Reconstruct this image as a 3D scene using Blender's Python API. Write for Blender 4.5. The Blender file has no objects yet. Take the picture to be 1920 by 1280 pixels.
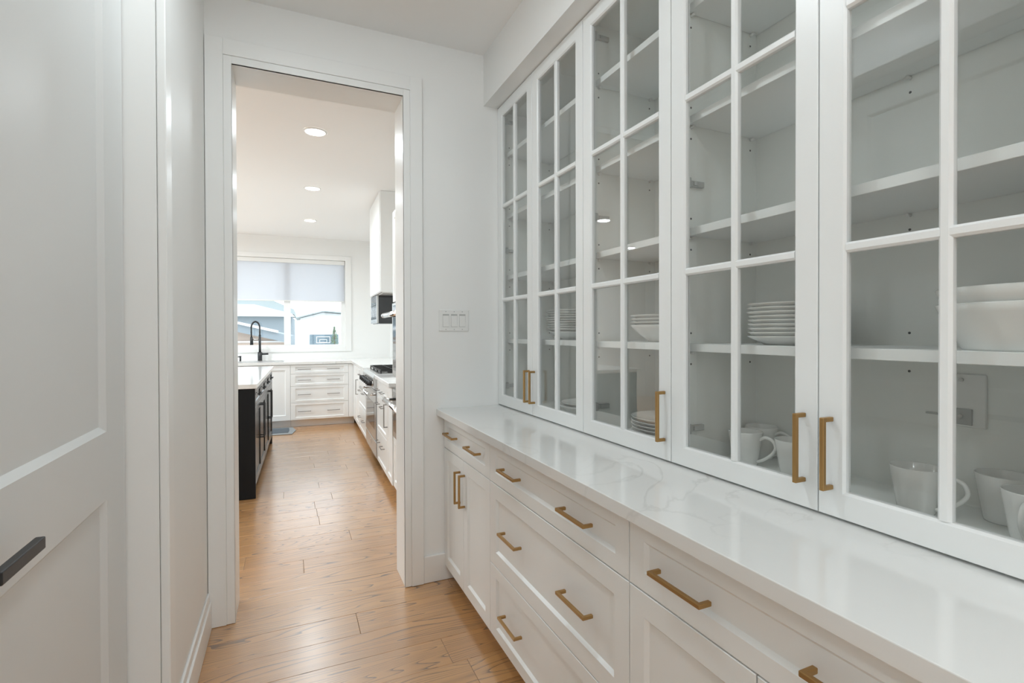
import bpy, bmesh, math, random
from mathutils import Vector, Matrix

random.seed(11)
S = bpy.context.scene
COL = S.collection
R = math.radians

# ------------------------------------------------------------------ camera
def make_camera():
    yaw, pit, roll = R(23.9563), R(-0.4555), R(-0.1658)
    F = Vector((math.sin(yaw)*math.cos(pit), math.cos(yaw)*math.cos(pit), math.sin(pit)))
    Rt = Vector((math.cos(yaw), -math.sin(yaw), 0))
    U = Rt.cross(F)
    X = Rt*math.cos(roll) + U*math.sin(roll)
    Y = -Rt*math.sin(roll) + U*math.cos(roll)
    m = Matrix((X, Y, -F)).transposed().to_4x4()
    m.translation = Vector((0, 0, 1.3288))
    cd = bpy.data.cameras.new('camera')
    cd.sensor_width = 36; cd.sensor_fit = 'HORIZONTAL'
    cd.lens = 946.3022*36/1920
    cd.shift_y = -(640-630.04)/1920
    cd.clip_start = 0.03; cd.clip_end = 300
    c = bpy.data.objects.new('camera', cd); COL.objects.link(c)
    c.matrix_world = m
    S.camera = c
make_camera()

# ------------------------------------------------------------------ world, exposure
w = bpy.data.worlds.new('sky'); S.world = w; w.use_nodes = True
bg = w.node_tree.nodes['Background']
bg.inputs[0].default_value = (0.90, 0.96, 1.0, 1); bg.inputs[1].default_value = 2.1
S.view_settings.view_transform = 'Standard'
S.view_settings.look = 'None'
S.view_settings.gamma = 1
S.view_settings.exposure = 0.52
S.view_settings.use_curve_mapping = False
S.cycles.use_denoising = True
S.cycles.max_bounces = 12
S.cycles.diffuse_bounces = 6
S.cycles.glossy_bounces = 6
S.cycles.transmission_bounces = 12
S.cycles.transparent_max_bounces = 32
S.cycles.sample_clamp_indirect = 6
S.cycles.caustics_reflective = False
S.cycles.caustics_refractive = False

LAMP_COL = (0.835, 0.935, 0.99)
FILL_GLOBE = 9.0  # added globe behind the camera, fill for ceiling and bulkhead
LAMP_PANTRY = 5.8      # W per recessed lamp
LAMP_KITCHEN = 11.5
FILL_HALL = 9.0  # per added hall lamp, soft frontal fill for the pantry

# ------------------------------------------------------------------ materials
def mat(name, col, rough=0.5, metal=0.0, spec=0.5, coat=0.0, emit=None, es=0.0):
    m = bpy.data.materials.new(name); m.use_nodes = True
    b = m.node_tree.nodes['Principled BSDF']
    b.inputs['Base Color'].default_value = (*col, 1)
    b.inputs['Roughness'].default_value = rough
    b.inputs['Metallic'].default_value = metal
    b.inputs['Specular IOR Level'].default_value = spec
    b.inputs['Coat Weight'].default_value = coat
    if emit:
        b.inputs['Emission Color'].default_value = (*emit, 1)
        b.inputs['Emission Strength'].default_value = es
    return m

def add_bump(m, scale, strength, dist=0.002, stretch=None, detail=3):
    nt = m.node_tree; b = nt.nodes['Principled BSDF']
    tc = nt.nodes.new('ShaderNodeTexCoord'); n = nt.nodes.new('ShaderNodeTexNoise')
    n.inputs['Scale'].default_value = scale; n.inputs['Detail'].default_value = detail
    src = tc.outputs['Object']
    if stretch:
        mp = nt.nodes.new('ShaderNodeMapping'); mp.inputs['Scale'].default_value = stretch
        nt.links.new(src, mp.inputs['Vector']); src = mp.outputs['Vector']
    nt.links.new(src, n.inputs['Vector'])
    bu = nt.nodes.new('ShaderNodeBump'); bu.inputs['Strength'].default_value = strength
    bu.inputs['Distance'].default_value = dist
    nt.links.new(n.outputs['Fac'], bu.inputs['Height'])
    nt.links.new(bu.outputs['Normal'], b.inputs['Normal'])
    return m

M = {}
M['wall'] = add_bump(mat('wall_paint', (0.855, 0.855, 0.84), 0.55, spec=0.35), 180, 0.06)
M['ceiling'] = add_bump(mat('ceiling_paint', (0.89, 0.89, 0.88), 0.8, spec=0.2), 120, 0.06)
M['trim'] = add_bump(mat('trim_enamel', (0.85, 0.85, 0.835), 0.36), 60, 0.02)
M['door'] = add_bump(mat('door_enamel_dimmed', (0.71, 0.715, 0.705), 0.42), 60, 0.02)  # white door paint darkened, standing in for weaker light on the closet door
M['cabinet'] = add_bump(mat('cabinet_lacquer', (0.87, 0.885, 0.88), 0.33), 90, 0.02)
M['inner'] = mat('cabinet_melamine', (0.84, 0.85, 0.82), 0.5)
M['brass'] = add_bump(mat('brushed_bronze', (0.42, 0.255, 0.10), 0.38, metal=0.85), 300, 0.08, stretch=(1, 1, 8))
M['black'] = mat('matte_black', (0.018, 0.02, 0.022), 0.4)
M['island'] = mat('island_black_paint', (0.007, 0.008, 0.010), 0.25, spec=0.4)
M['islandend'] = mat('island_end_paint', (0.006, 0.007, 0.008), 0.5, spec=0.2)
M['steel'] = add_bump(mat('stainless_steel', (0.62, 0.62, 0.61), 0.26, metal=1.0), 200, 0.05, stretch=(1, 12, 1))
M['pull'] = mat('brushed_pull', (0.30, 0.29, 0.275), 0.38, metal=0.9)
M['chrome'] = mat('polished_chrome', (0.80, 0.80, 0.80), 0.12, metal=1.0)
M['iron'] = mat('cast_iron', (0.02, 0.02, 0.02), 0.55)
M['darkglass'] = mat('oven_glass', (0.02, 0.022, 0.025), 0.06, spec=0.8)
M['ceramic'] = mat('white_ceramic', (0.86, 0.86, 0.84), 0.14)
M['plastic'] = mat('white_plastic', (0.80, 0.80, 0.78), 0.35)
M['greyplastic'] = mat('grey_plastic', (0.45, 0.46, 0.45), 0.4)
M['dark'] = mat('dark_recess', (0.03, 0.03, 0.03), 0.8)
M['sink'] = mat('sink_steel', (0.6, 0.6, 0.6), 0.3, metal=1)
M['lamp'] = mat('lamp_lens', (1, 1, 1), 0.4, emit=(1.0, 0.97, 0.92), es=6.0)
M['shade'] = mat('roller_fabric', (0.80, 0.81, 0.83), 0.9)
M['mat'] = add_bump(mat('mat_grey', (0.10, 0.12, 0.14), 0.95), 400, 0.5)
M['matedge'] = add_bump(mat('mat_border', (0.30, 0.32, 0.33), 0.95), 400, 0.5)
M['stucco'] = add_bump(mat('stucco_white', (0.85, 0.86, 0.88), 0.9), 20, 0.3)
M['tan'] = add_bump(mat('tan_siding', (0.52, 0.42, 0.36), 0.9), 20, 0.3)
M['greysiding'] = add_bump(mat('grey_siding', (0.26, 0.31, 0.35), 0.9), 20, 0.3)
M['roof'] = add_bump(mat('roof_shingle', (0.34, 0.39, 0.40), 0.95), 30, 0.4)
M['garage'] = mat('garage_door_blue', (0.16, 0.23, 0.28), 0.6)
M['leaf'] = add_bump(mat('leaf_green', (0.22, 0.30, 0.20), 0.8), 40, 0.4)
M['bark'] = mat('bark', (0.2, 0.15, 0.11), 0.9)
M['ground'] = add_bump(mat('ground', (0.42, 0.43, 0.40), 0.95), 3, 0.3)

# translucent blind: lets a share of the daylight through
def blind_mat():
    m = M['shade']; nt = m.node_tree; out = nt.nodes['Material Output']; b = nt.nodes['Principled BSDF']
    t = nt.nodes.new('ShaderNodeBsdfTranslucent'); t.inputs[0].default_value = (0.82, 0.84, 0.88, 1)
    mx = nt.nodes.new('ShaderNodeMixShader'); mx.inputs[0].default_value = 0.55
    nt.links.new(b.outputs[0], mx.inputs[1]); nt.links.new(t.outputs[0], mx.inputs[2])
    nt.links.new(mx.outputs[0], out.inputs[0])
blind_mat()

def opal():
    m = bpy.data.materials.new('opal_glass'); m.use_nodes = True; nt = m.node_tree
    nt.nodes.remove(nt.nodes['Principled BSDF']); tr = nt.nodes.new('ShaderNodeBsdfTransparent'); di = nt.nodes.new('ShaderNodeBsdfTranslucent')
    mx = nt.nodes.new('ShaderNodeMixShader'); mx.inputs[0].default_value = 0.35
    nt.links.new(tr.outputs[0], mx.inputs[1]); nt.links.new(di.outputs[0], mx.inputs[2]); nt.links.new(mx.outputs[0], nt.nodes['Material Output'].inputs[0])
    return m
M['globe'] = opal()

def glass_mat(name, tint, refl=1.0):
    m = bpy.data.materials.new(name); m.use_nodes = True; nt = m.node_tree
    nt.nodes.remove(nt.nodes['Principled BSDF']); out = nt.nodes['Material Output']
    tr = nt.nodes.new('ShaderNodeBsdfTransparent'); tr.inputs[0].default_value = (*tint, 1)
    gl = nt.nodes.new('ShaderNodeBsdfGlossy'); gl.inputs['Roughness'].default_value = 0.0
    gl.inputs[0].default_value = (refl, refl, refl, 1)
    fr = nt.nodes.new('ShaderNodeFresnel'); ge = nt.nodes.new('ShaderNodeNewGeometry')
    ior = nt.nodes.new('ShaderNodeMapRange')      # both faces of the thin pane reflect like glass in air
    ior.inputs[3].default_value = 1.45; ior.inputs[4].default_value = 1/1.45
    nt.links.new(ge.outputs['Backfacing'], ior.inputs[0]); nt.links.new(ior.outputs[0], fr.inputs[0])
    mx = nt.nodes.new('ShaderNodeMixShader')
    nt.links.new(fr.outputs[0], mx.inputs[0]); nt.links.new(tr.outputs[0], mx.inputs[1]); nt.links.new(gl.outputs[0], mx.inputs[2])
    nt.links.new(mx.outputs[0], out.inputs[0])
    return m
M['glass'] = glass_mat('cabinet_glass', (0.98, 0.985, 0.98))
M['winglass'] = glass_mat('window_glass', (0.96, 0.975, 0.98))

def quartz_mat():
    m = mat('white_quartz', (0.80, 0.80, 0.785), 0.10, spec=0.5); nt = m.node_tree; b = nt.nodes['Principled BSDF']
    tc = nt.nodes.new('ShaderNodeTexCoord')
    n1 = nt.nodes.new('ShaderNodeTexNoise'); n1.inputs['Scale'].default_value = 2.3; n1.inputs['Detail'].default_value = 8; n1.inputs['Distortion'].default_value = 1.6
    nt.links.new(tc.outputs['Object'], n1.inputs['Vector'])
    # thin veins where the noise crosses its middle value
    s = nt.nodes.new('ShaderNodeMath'); s.operation = 'SUBTRACT'; s.inputs[1].default_value = 0.5
    a = nt.nodes.new('ShaderNodeMath'); a.operation = 'ABSOLUTE'
    nt.links.new(n1.outputs['Fac'], s.inputs[0]); nt.links.new(s.outputs[0], a.inputs[0])
    cr = nt.nodes.new('ShaderNodeValToRGB')
    cr.color_ramp.elements[0].position = 0.0; cr.color_ramp.elements[0].color = (0.66, 0.66, 0.645, 1)
    cr.color_ramp.elements[1].position = 0.022; cr.color_ramp.elements[1].color = (0.80, 0.80, 0.785, 1)
    nt.links.new(a.outputs[0], cr.inputs[0])
    n2 = nt.nodes.new('ShaderNodeTexNoise'); n2.inputs['Scale'].default_value = 1.1; n2.inputs['Detail'].default_value = 2
    nt.links.new(tc.outputs['Object'], n2.inputs['Vector'])
    c2 = nt.nodes.new('ShaderNodeValToRGB')
    c2.color_ramp.elements[0].position = 0.45; c2.color_ramp.elements[0].color = (0, 0, 0, 1)
    c2.color_ramp.elements[1].position = 0.65; c2.color_ramp.elements[1].color = (1, 1, 1, 1)
    nt.links.new(n2.outputs['Fac'], c2.inputs[0])
    mx = nt.nodes.new('ShaderNodeMix'); mx.data_type = 'RGBA'
    mx.inputs[6].default_value = (0.80, 0.80, 0.785, 1)
    nt.links.new(c2.outputs[0], mx.inputs[0]); nt.links.new(cr.outputs[0], mx.inputs[7])
    nt.links.new(mx.outputs[2], b.inputs['Base Color'])
    return m
M['quartz'] = quartz_mat()

def oak_mat():
    m = mat('oak_floorboard', (0.4, 0.25, 0.13), 0.30, spec=0.8, coat=1.0); nt = m.node_tree; b = nt.nodes['Principled BSDF']
    b.inputs['Coat Roughness'].default_value = 0.24; b.inputs['Coat IOR'].default_value = 1.9
    N = nt.nodes.new; L = nt.links.new
    tc = N('ShaderNodeTexCoord'); oi = N('ShaderNodeObjectInfo')
    off = N('ShaderNodeVectorMath'); off.operation = 'SCALE'; off.inputs[0].default_value = (37.0, 61.0, 13.0)
    L(oi.outputs['Random'], off.inputs['Scale'])
    ad = N('ShaderNodeVectorMath'); ad.operation = 'ADD'
    L(tc.outputs['Object'], ad.inputs[0]); L(off.outputs[0], ad.inputs[1])
    # cathedral growth rings: contour lines of a stretched noise field
    mp = N('ShaderNodeMapping'); mp.inputs['Scale'].default_value = (0.55, 6.5, 1.0); L(ad.outputs[0], mp.inputs['Vector'])
    n1 = N('ShaderNodeTexNoise'); n1.inputs['Scale'].default_value = 1.0; n1.inputs['Detail'].default_value = 1.5; n1.inputs['Roughness'].default_value = 0.4; n1.inputs['Distortion'].default_value = 0.3
    L(mp.outputs[0], n1.inputs['Vector'])
    mu = N('ShaderNodeMath'); mu.operation = 'MULTIPLY'; mu.inputs[1].default_value = 36.0; L(n1.outputs['Fac'], mu.inputs[0])
    fr = N('ShaderNodeMath'); fr.operation = 'FRACT'; L(mu.outputs[0], fr.inputs[0])
    rr = N('ShaderNodeValToRGB'); e = rr.color_ramp.elements
    e[0].position = 0.0; e[0].color = (0, 0, 0, 1); e[1].position = 0.95; e[1].color = (1, 1, 1, 1)
    k = e.new(0.60); k.color = (0.06, 0.06, 0.06, 1); k = e.new(0.84); k.color = (0.30, 0.30, 0.30, 1)
    L(fr.outputs[0], rr.inputs[0])
    # pores: short fine streaks along the board
    mp2 = N('ShaderNodeMapping'); mp2.inputs['Scale'].default_value = (3.2, 240.0, 1.0); L(ad.outputs[0], mp2.inputs['Vector'])
    n2 = N('ShaderNodeTexNoise'); n2.inputs['Scale'].default_value = 1.0; n2.inputs['Detail'].default_value = 4; n2.inputs['Roughness'].default_value = 0.65
    L(mp2.outputs[0], n2.inputs['Vector'])
    pr = N('ShaderNodeMapRange'); pr.inputs[1].default_value = 0.36; pr.inputs[2].default_value = 0.60; pr.inputs[3].default_value = 0.38; L(n2.outputs['Fac'], pr.inputs[0])
    gm = N('ShaderNodeMath'); gm.operation = 'MULTIPLY'; L(rr.outputs[0], gm.inputs[0]); L(pr.outputs[0], gm.inputs[1])
    g2 = N('ShaderNodeMath'); g2.operation = 'MULTIPLY_ADD'; g2.inputs[1].default_value = 0.13; L(pr.outputs[0], g2.inputs[0]); L(gm.outputs[0], g2.inputs[2])
    # tone from board to board and slow drift inside it
    mp3 = N('ShaderNodeMapping'); mp3.inputs['Scale'].default_value = (1.2, 9.0, 1.0); L(ad.outputs[0], mp3.inputs['Vector'])
    n3 = N('ShaderNodeTexNoise'); n3.inputs['Scale'].default_value = 1.0; n3.inputs['Detail'].default_value = 3; L(mp3.outputs[0], n3.inputs['Vector'])
    am = N('ShaderNodeMath'); am.operation = 'MULTIPLY_ADD'; am.inputs[1].default_value = 0.55; L(n3.outputs['Fac'], am.inputs[0])
    rm = N('ShaderNodeMath'); rm.operation = 'MULTIPLY'; rm.inputs[1].default_value = 0.45; L(oi.outputs['Random'], rm.inputs[0]); L(rm.outputs[0], am.inputs[2])
    tone = N('ShaderNodeMix'); tone.data_type = 'RGBA'
    tone.inputs[6].default_value = (0.52, 0.245, 0.08, 1); tone.inputs[7].default_value = (0.66, 0.36, 0.14, 1)
    L(am.outputs[0], tone.inputs[0])
    fin = N('ShaderNodeMix'); fin.data_type = 'RGBA'; fin.inputs[7].default_value = (0.11, 0.062, 0.04, 1)
    L(g2.outputs[0], fin.inputs[0]); L(tone.outputs[2], fin.inputs[6]); L(fin.outputs[2], b.inputs['Base Color'])
    bu = N('ShaderNodeBump'); bu.inputs['Strength'].default_value = 0.25; bu.inputs['Distance'].default_value = 0.001; bu.invert = True
    L(g2.outputs[0], bu.inputs['Height']); L(bu.outputs[0], b.inputs['Normal'])
    return m
M['oak'] = oak_mat()

# ------------------------------------------------------------------ geometry helpers
FRAME = {}                               # object -> its origin in frame coordinates
PIV = Vector((0, 4, 0)); KROT = R(-1.7)  # the kitchen's cabinets stand turned a little against the pantry
KM = Matrix.Translation(PIV) @ Matrix.Rotation(KROT, 4, 'Z') @ Matrix.Translation(-PIV)

def box(bm, x0, x1, y0, y1, z0, z1, bev=0.0, seg=1):
    x0, x1 = sorted((x0, x1)); y0, y1 = sorted((y0, y1)); z0, z1 = sorted((z0, z1))
    v = [bm.verts.new(p) for p in ((x0, y0, z0), (x1, y0, z0), (x1, y1, z0), (x0, y1, z0), (x0, y0, z1), (x1, y0, z1), (x1, y1, z1), (x0, y1, z1))]
    f = [bm.faces.new([v[i] for i in q]) for q in ((0, 3, 2, 1), (4, 5, 6, 7), (0, 1, 5, 4), (1, 2, 6, 5), (2, 3, 7, 6), (3, 0, 4, 7))]
    if bev:
        ed = list({e for x in f for e in x.edges})
        bmesh.ops.bevel(bm, geom=ed, offset=bev, segments=seg, affect='EDGES', profile=0.5)

def bx(*a, bev=0.0, seg=1):
    bm = bmesh.new(); box(bm, *a, bev=bev, seg=seg); return bm

def cyl(bm, p0, p1, r, n=16, r2=None, cap=True):
    p0, p1 = Vector(p0), Vector(p1); d = p1-p0
    q = d.to_track_quat('Z', 'Y'); r2 = r if r2 is None else r2
    a = [bm.verts.new(p0+q@Vector((r*math.cos(t), r*math.sin(t), 0))) for t in [2*math.pi*i/n for i in range(n)]]
    b = [bm.verts.new(p1+q@Vector((r2*math.cos(t), r2*math.sin(t), 0))) for t in [2*math.pi*i/n for i in range(n)]]
    for i in range(n):
        f = bm.faces.new((a[i], a[(i+1) % n], b[(i+1) % n], b[i])); f.smooth = True
    if cap:
        bm.faces.new(a[::-1]); bm.faces.new(b)

def tube(bm, pts, r, n=10):
    pts = [Vector(p) for p in pts]; rings = []
    prev = None
    for i, p in enumerate(pts):
        t = (pts[min(i+1, len(pts)-1)]-pts[max(i-1, 0)]).normalized()
        if prev is None:
            u = t.orthogonal().normalized()
        else:
            u = (prev-t*prev.dot(t)).normalized()
        prev = u; v = t.cross(u)
        rings.append([bm.verts.new(p+(u*math.cos(a)+v*math.sin(a))*r) for a in [2*math.pi*k/n for k in range(n)]])
    for i in range(len(rings)-1):
        for k in range(n):
            f = bm.faces.new((rings[i][k], rings[i][(k+1) % n], rings[i+1][(k+1) % n], rings[i+1][k])); f.smooth = True
    bm.faces.new(rings[0][::-1]); bm.faces.new(rings[-1])

def lathe(bm, prof, c=(0, 0, 0), n=40):
    rings = []
    for r, z in prof:
        if r < 1e-6:
            rings.append([bm.verts.new((c[0], c[1], c[2]+z))])
        else:
            rings.append([bm.verts.new((c[0]+r*math.cos(a), c[1]+r*math.sin(a), c[2]+z)) for a in [2*math.pi*k/n for k in range(n)]])
    for A, B in zip(rings, rings[1:]):
        for k in range(n):
            k2 = (k+1) % n
            q = [A[k % len(A)], A[k2 % len(A)], B[k2 % len(B)], B[k % len(B)]]
            u = []
            for x in q:
                if x not in u: u.append(x)
            if len(u) > 2:
                f = bm.faces.new(u); f.smooth = True

FACE = {'-x': lambda o: (lambda u, d, z: (o-d, u, z)), '+x': lambda o: (lambda u, d, z: (o+d, u, z)), '-y': lambda o: (lambda u, d, z: (u, o-d, z))}

def shaker(bm, P, u0, u1, z0, z1, t=0.02, rail=0.06, stile=0.06, rec=0.009, slope=0.009, e=0.0015):
    """front of thickness t with a sunk flat panel; P maps (along, outward, up) to the frame"""
    def ring(a0, a1, b0, b1, d): return [bm.verts.new(P(a, d, b)) for a, b in ((a0, b0), (a1, b0), (a1, b1), (a0, b1))]
    r = [ring(u0, u1, z0, z1, 0), ring(u0, u1, z0, z1, t-e), ring(u0+e, u1-e, z0+e, z1-e, t)]
    if rail:
        r.append(ring(u0+stile, u1-stile, z0+rail, z1-rail, t))
        s = slope
        r.append(ring(u0+stile+s, u1-stile-s, z0+rail+s, z1-rail-s, t-rec))
    for A, B in zip(r, r[1:]):
        for i in range(4): bm.faces.new((A[i], A[(i+1) % 4], B[(i+1) % 4], B[i]))
    bm.faces.new(r[0][::-1]); bm.faces.new(r[-1])

def pull_mesh(name, L=0.158, proj=0.034, w=0.010, axis='y', face='-x'):
    """square bar pull, centre at the origin on the face, bar along axis"""
    bm = bmesh.new(); h = L/2
    box(bm, -h, h, proj-w, proj, -w/2, w/2, bev=0.0018, seg=2)
    for s in (-1, 1):
        box(bm, s*h-s*w, s*h, 0.0, proj-w+0.003, -w/2, w/2, bev=0.0018, seg=2)
    # local here: x along, y outward, z across
    for v in bm.verts:
        a, d, c = v.co
        if axis == 'z': along = (0, c, a)
        elif axis == 'y': along = (0, a, c)
        else: along = (a, 0, c)
        if face == '-x': v.co = (-d, along[1], along[2])
        elif face == '+x': v.co = (d, along[1], along[2])
        else: v.co = (along[0] if axis != 'z' else c, -d, along[2])
    bmesh.ops.recalc_face_normals(bm, faces=bm.faces)
    me = bpy.data.meshes.new(name); bm.to_mesh(me); bm.free(); return me

def tag(o, label=None, cat=None, group=None, kind=None):
    if label: o['label'] = label
    if cat: o['category'] = cat
    if group: o['group'] = group
    if kind: o['kind'] = kind
    return o

def thing(name, label, cat, loc, group=None, kitchen=False, kind=None):
    o = bpy.data.objects.new(name, None); COL.objects.link(o)
    o.empty_display_size = 0.1
    loc = Vector(loc)
    if kitchen:
        o.location = KM @ loc; o.rotation_euler.z = KROT
    else:
        o.location = loc
    FRAME[o] = loc
    return tag(o, label, cat, group, kind)

def obj(name, bm, m, parent=None, kitchen=False, label=None, kind=None, loc=None, recalc=True):
    if recalc: bmesh.ops.recalc_face_normals(bm, faces=bm.faces)
    if parent is not None: org = FRAME[parent]
    else: org = Vector(loc) if loc else Vector((0, 0, 0))
    for v in bm.verts: v.co -= org
    me = bpy.data.meshes.new(name); bm.to_mesh(me); bm.free()
    me.materials.append(m)
    o = bpy.data.objects.new(name, me); COL.objects.link(o)
    FRAME[o] = org
    if parent is not None: o.parent = parent
    elif kitchen: o.location = KM @ org; o.rotation_euler.z = KROT
    else: o.location = org
    return tag(o, label, kind=kind)

def put(name, me, m, parent, pos, label=None):
    """shared mesh placed as a (sub-)part at a frame position"""
    if not me.materials: me.materials.append(m)
    o = bpy.data.objects.new(name, me); COL.objects.link(o)
    o.parent = parent; o.location = Vector(pos)-FRAME[parent]
    FRAME[o] = FRAME[parent]
    return tag(o, label)

# ------------------------------------------------------------------ the shell
YW = 2.631                      # pantry side of the end wall
WT = 0.20                       # its thickness
DX0, DX1, DZ = -0.227, 0.552, 2.552
XL = -0.335                     # left pantry wall
ZC = 2.86; ZK = 2.78
XR = 1.44
XU, XB, XC = 1.083, 0.766, 0.725

def struct(name, bm, m, parent=None, kitchen=False): return obj(name, bm, m, parent, kitchen, kind=None if parent else 'structure')

# floor: sub-floor with boards as parts
fl = struct('floor', bx(-5.0, 2.8, -4.4, 8.9, -0.12, -0.014), M['dark'])
PW = 0.178; Y0 = 1.944
known = {6: [0.075], 8: [0.368], 11: [0.19], 7: [-0.234], 14: [-0.038], 15: [0.24], 2: [0.287], 0: [0.60], 3: [-0.95, 0.78], 1: [-0.85, 0.98], 4: [1.05, -1.2], 5: [0.92, -1.1]}
row0, row1 = -16, 35
for r in range(row0, row1+1):
    y0 = Y0+PW*r; y1 = y0+PW
    lo, hi = (-1.9, 1.75) if y1 < 2.7 else (-2.6, 1.75)
    if r < -3: lo, hi = -1.4, 1.7
    js = list(known.get(r, []))
    if not js:
        js = [random.uniform(-0.9, 0.9)]
    x = min(js)
    while x > lo: x -= random.uniform(1.1, 1.9); js.append(x)
    x = max(js)
    while x < hi: x += random.uniform(1.1, 1.9); js.append(x)
    js = sorted(max(lo, min(hi, j)) for j in js)
    js = [j for i, j in enumerate(js) if i == 0 or j-js[i-1] > 0.05]
    for a, b in zip(js, js[1:]):
        g = 0.0006; bm = bmesh.new(); c = ((a+b)/2, (y0+y1)/2)
        box(bm, a-c[0]+g, b-c[0]-g, y0-c[1]+g, y1-c[1]-g, -0.014, random.uniform(-0.0004, 0.0), bev=0.0012)
        me = bpy.data.meshes.new('floorboard'); bm.to_mesh(me); bm.free()
        put('floorboard', me, M['oak'], fl, (c[0], c[1], 0))
# floor of the open rooms beyond what the camera can see
bm = bmesh.new(); box(bm, -4.9, -2.602, YW+0.07, 8.8, -0.014, 0.0); box(bm, -2.6, -1.402, -4.3, 1.36, -0.014, 0.0); box(bm, 1.702, 2.7, -4.3, 1.36, -0.014, 0); box(bm, -1.4, 1.7, -4.3, -0.92, -0.014, 0)
obj('floorboard', bm, M['oak'], fl, kind='stuff')

struct('ceiling', bx(-3.0, 2.8, -4.4, YW+0.1, ZC, ZC+0.12), M['ceiling'])
struct('ceiling', bx(-5.0, 1.9, YW+0.02, 8.9, ZK, ZK+0.12), M['ceiling'])

def wall_with_hole(name, axis, p0, p1, a0, a1, z0, z1, h, m, kitchen=False):
    """wall slab between p0,p1 along its thickness axis, hole h=(b0,b1,c0,c1)"""
    bm = bmesh.new(); b0, b1, c0, c1 = h
    for (s, e, u, v) in ((a0, b0, z0, z1), (b1, a1, z0, z1), (b0, b1, z0, c0), (b0, b1, c1, z1)):
        if e-s < 1e-4 or v-u < 1e-4: continue
        if axis == 'y': box(bm, s, e, p0, p1, u, v)
        else: box(bm, p0, p1, s, e, u, v)
    return struct(name, bm, m, kitchen=kitchen)

J = 0.018
wall_with_hole('wall_front', 'y', YW, YW+WT, -5.0, 1.9, 0, 2.95, (DX0-J, DX1+J, 0, DZ+J), M['wall'])
wall_with_hole('wall_left', 'x', XL-0.12, XL, -0.6, YW, 0, ZC, (0.78-J, 1.728+J, 0, DZ+J), M['wall'])
struct('wall_right', bx(XR, XR+0.1, -0.6, YW, 0, ZC), M['wall'])
struct('wall_bulkhead', bx(1.0, XR, -0.6, YW, 2.583, ZC), M['wall'])
struct('closet_light_block', bx(-0.62, -0.50, -0.5, YW, 0, ZC), M['wall'])  # unseen slab added close behind the closet door to block sky light
# hall behind the camera
wall_with_hole('wall_back', 'y', -4.4, -4.3, -3.0, 2.8, 0, ZC, (-1.6, 1.9, 0.5, 2.45), M['wall'])
struct('wall_hall_left', bx(-2.7, -2.6, -4.4, 0.4, 0, ZC), M['wall'])
struct('wall_hall_right', bx(2.6, 2.7, -4.4, 0.4, 0, ZC), M['wall'])
bm = bmesh.new(); box(bm, -2.7, XL-0.12, -0.6, -0.5, 0, ZC); box(bm, XR+0.1, 2.7, -0.6, -0.5, 0, ZC)
struct('wall_hall_front', bm, M['wall'])
# kitchen shell
wall_with_hole('wall_kitchen_far', 'y', 8.33, 8.5, -5.0, 1.75, 0, 2.9, (-0.86, 0.70, 1.09, 2.45), M['wall'], kitchen=True)
struct('wall_kitchen_right', bx(1.385, 1.5, 2.72, 8.5, 0, 2.9), M['wall'], kitchen=True)
wall_with_hole('wall_kitchen_left', 'x', -4.7, -4.6, YW, 8.9, 0, 2.9, (3.4, 7.4, 0.1, 2.4), M['wall'])

# door casing of the opening, and the jamb lining
def casing(name, x0, x1, ztop, wl, wr, yf, face=-1):
    t = thing(name, 'white painted stepped casing round the opening to the kitchen', None, (0, yf, 0), kind='structure')
    def prof(a0, a1, z0, z1, d): box(bm, a0, a1, yf, yf+face*d, z0, z1, bev=0.002)
    for nm, s in (('casing_side', -1), ('casing_side', 1)):
        bm = bmesh.new(); xi = x0 if s < 0 else x1; wd = wl if s < 0 else wr
        prof(*sorted((xi, xi+s*0.034)), 0.001, ztop+0.034, 0.014)
        prof(*sorted((xi+s*0.034, xi+s*wd)), 0.001, ztop+0.106, 0.019)
        obj(nm, bm, M['trim'], t)
    bm = bmesh.new(); prof(x0, x1, ztop, ztop+0.034, 0.014); prof(x0-0.034, x1+0.034, ztop+0.034, ztop+0.106, 0.019)
    obj('casing_head', bm, M['trim'], t)
    return t
tr = casing('trim_1', DX0, DX1, DZ, 0.106, 0.098, YW)
for a, b in ((DX0-J, DX0), (DX1, DX1+J)):
    obj('jamb', bx(a, b, YW-0.012, YW+WT+0.012, 0.001, DZ+J), M['trim'], tr)
obj('jamb_head', bx(DX0, DX1, YW-0.012, YW+WT+0.012, DZ, DZ+J), M['trim'], tr)

bbm = bmesh.new(); box(bbm, DX1+0.099, XB+0.08, YW-0.015, YW, 0.001, 0.142, bev=0.002)
struct('baseboard_front', bbm, M['trim'])
bbm = bmesh.new(); box(bbm, XL, XL+0.016, 1.804, YW-0.02, 0.001, 0.125, bev=0.003); box(bbm, XL, XL+0.009, 1.804, YW-0.02, 0.125, 0.165, bev=0.003)
struct('baseboard_left', bbm, M['trim'])

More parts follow.
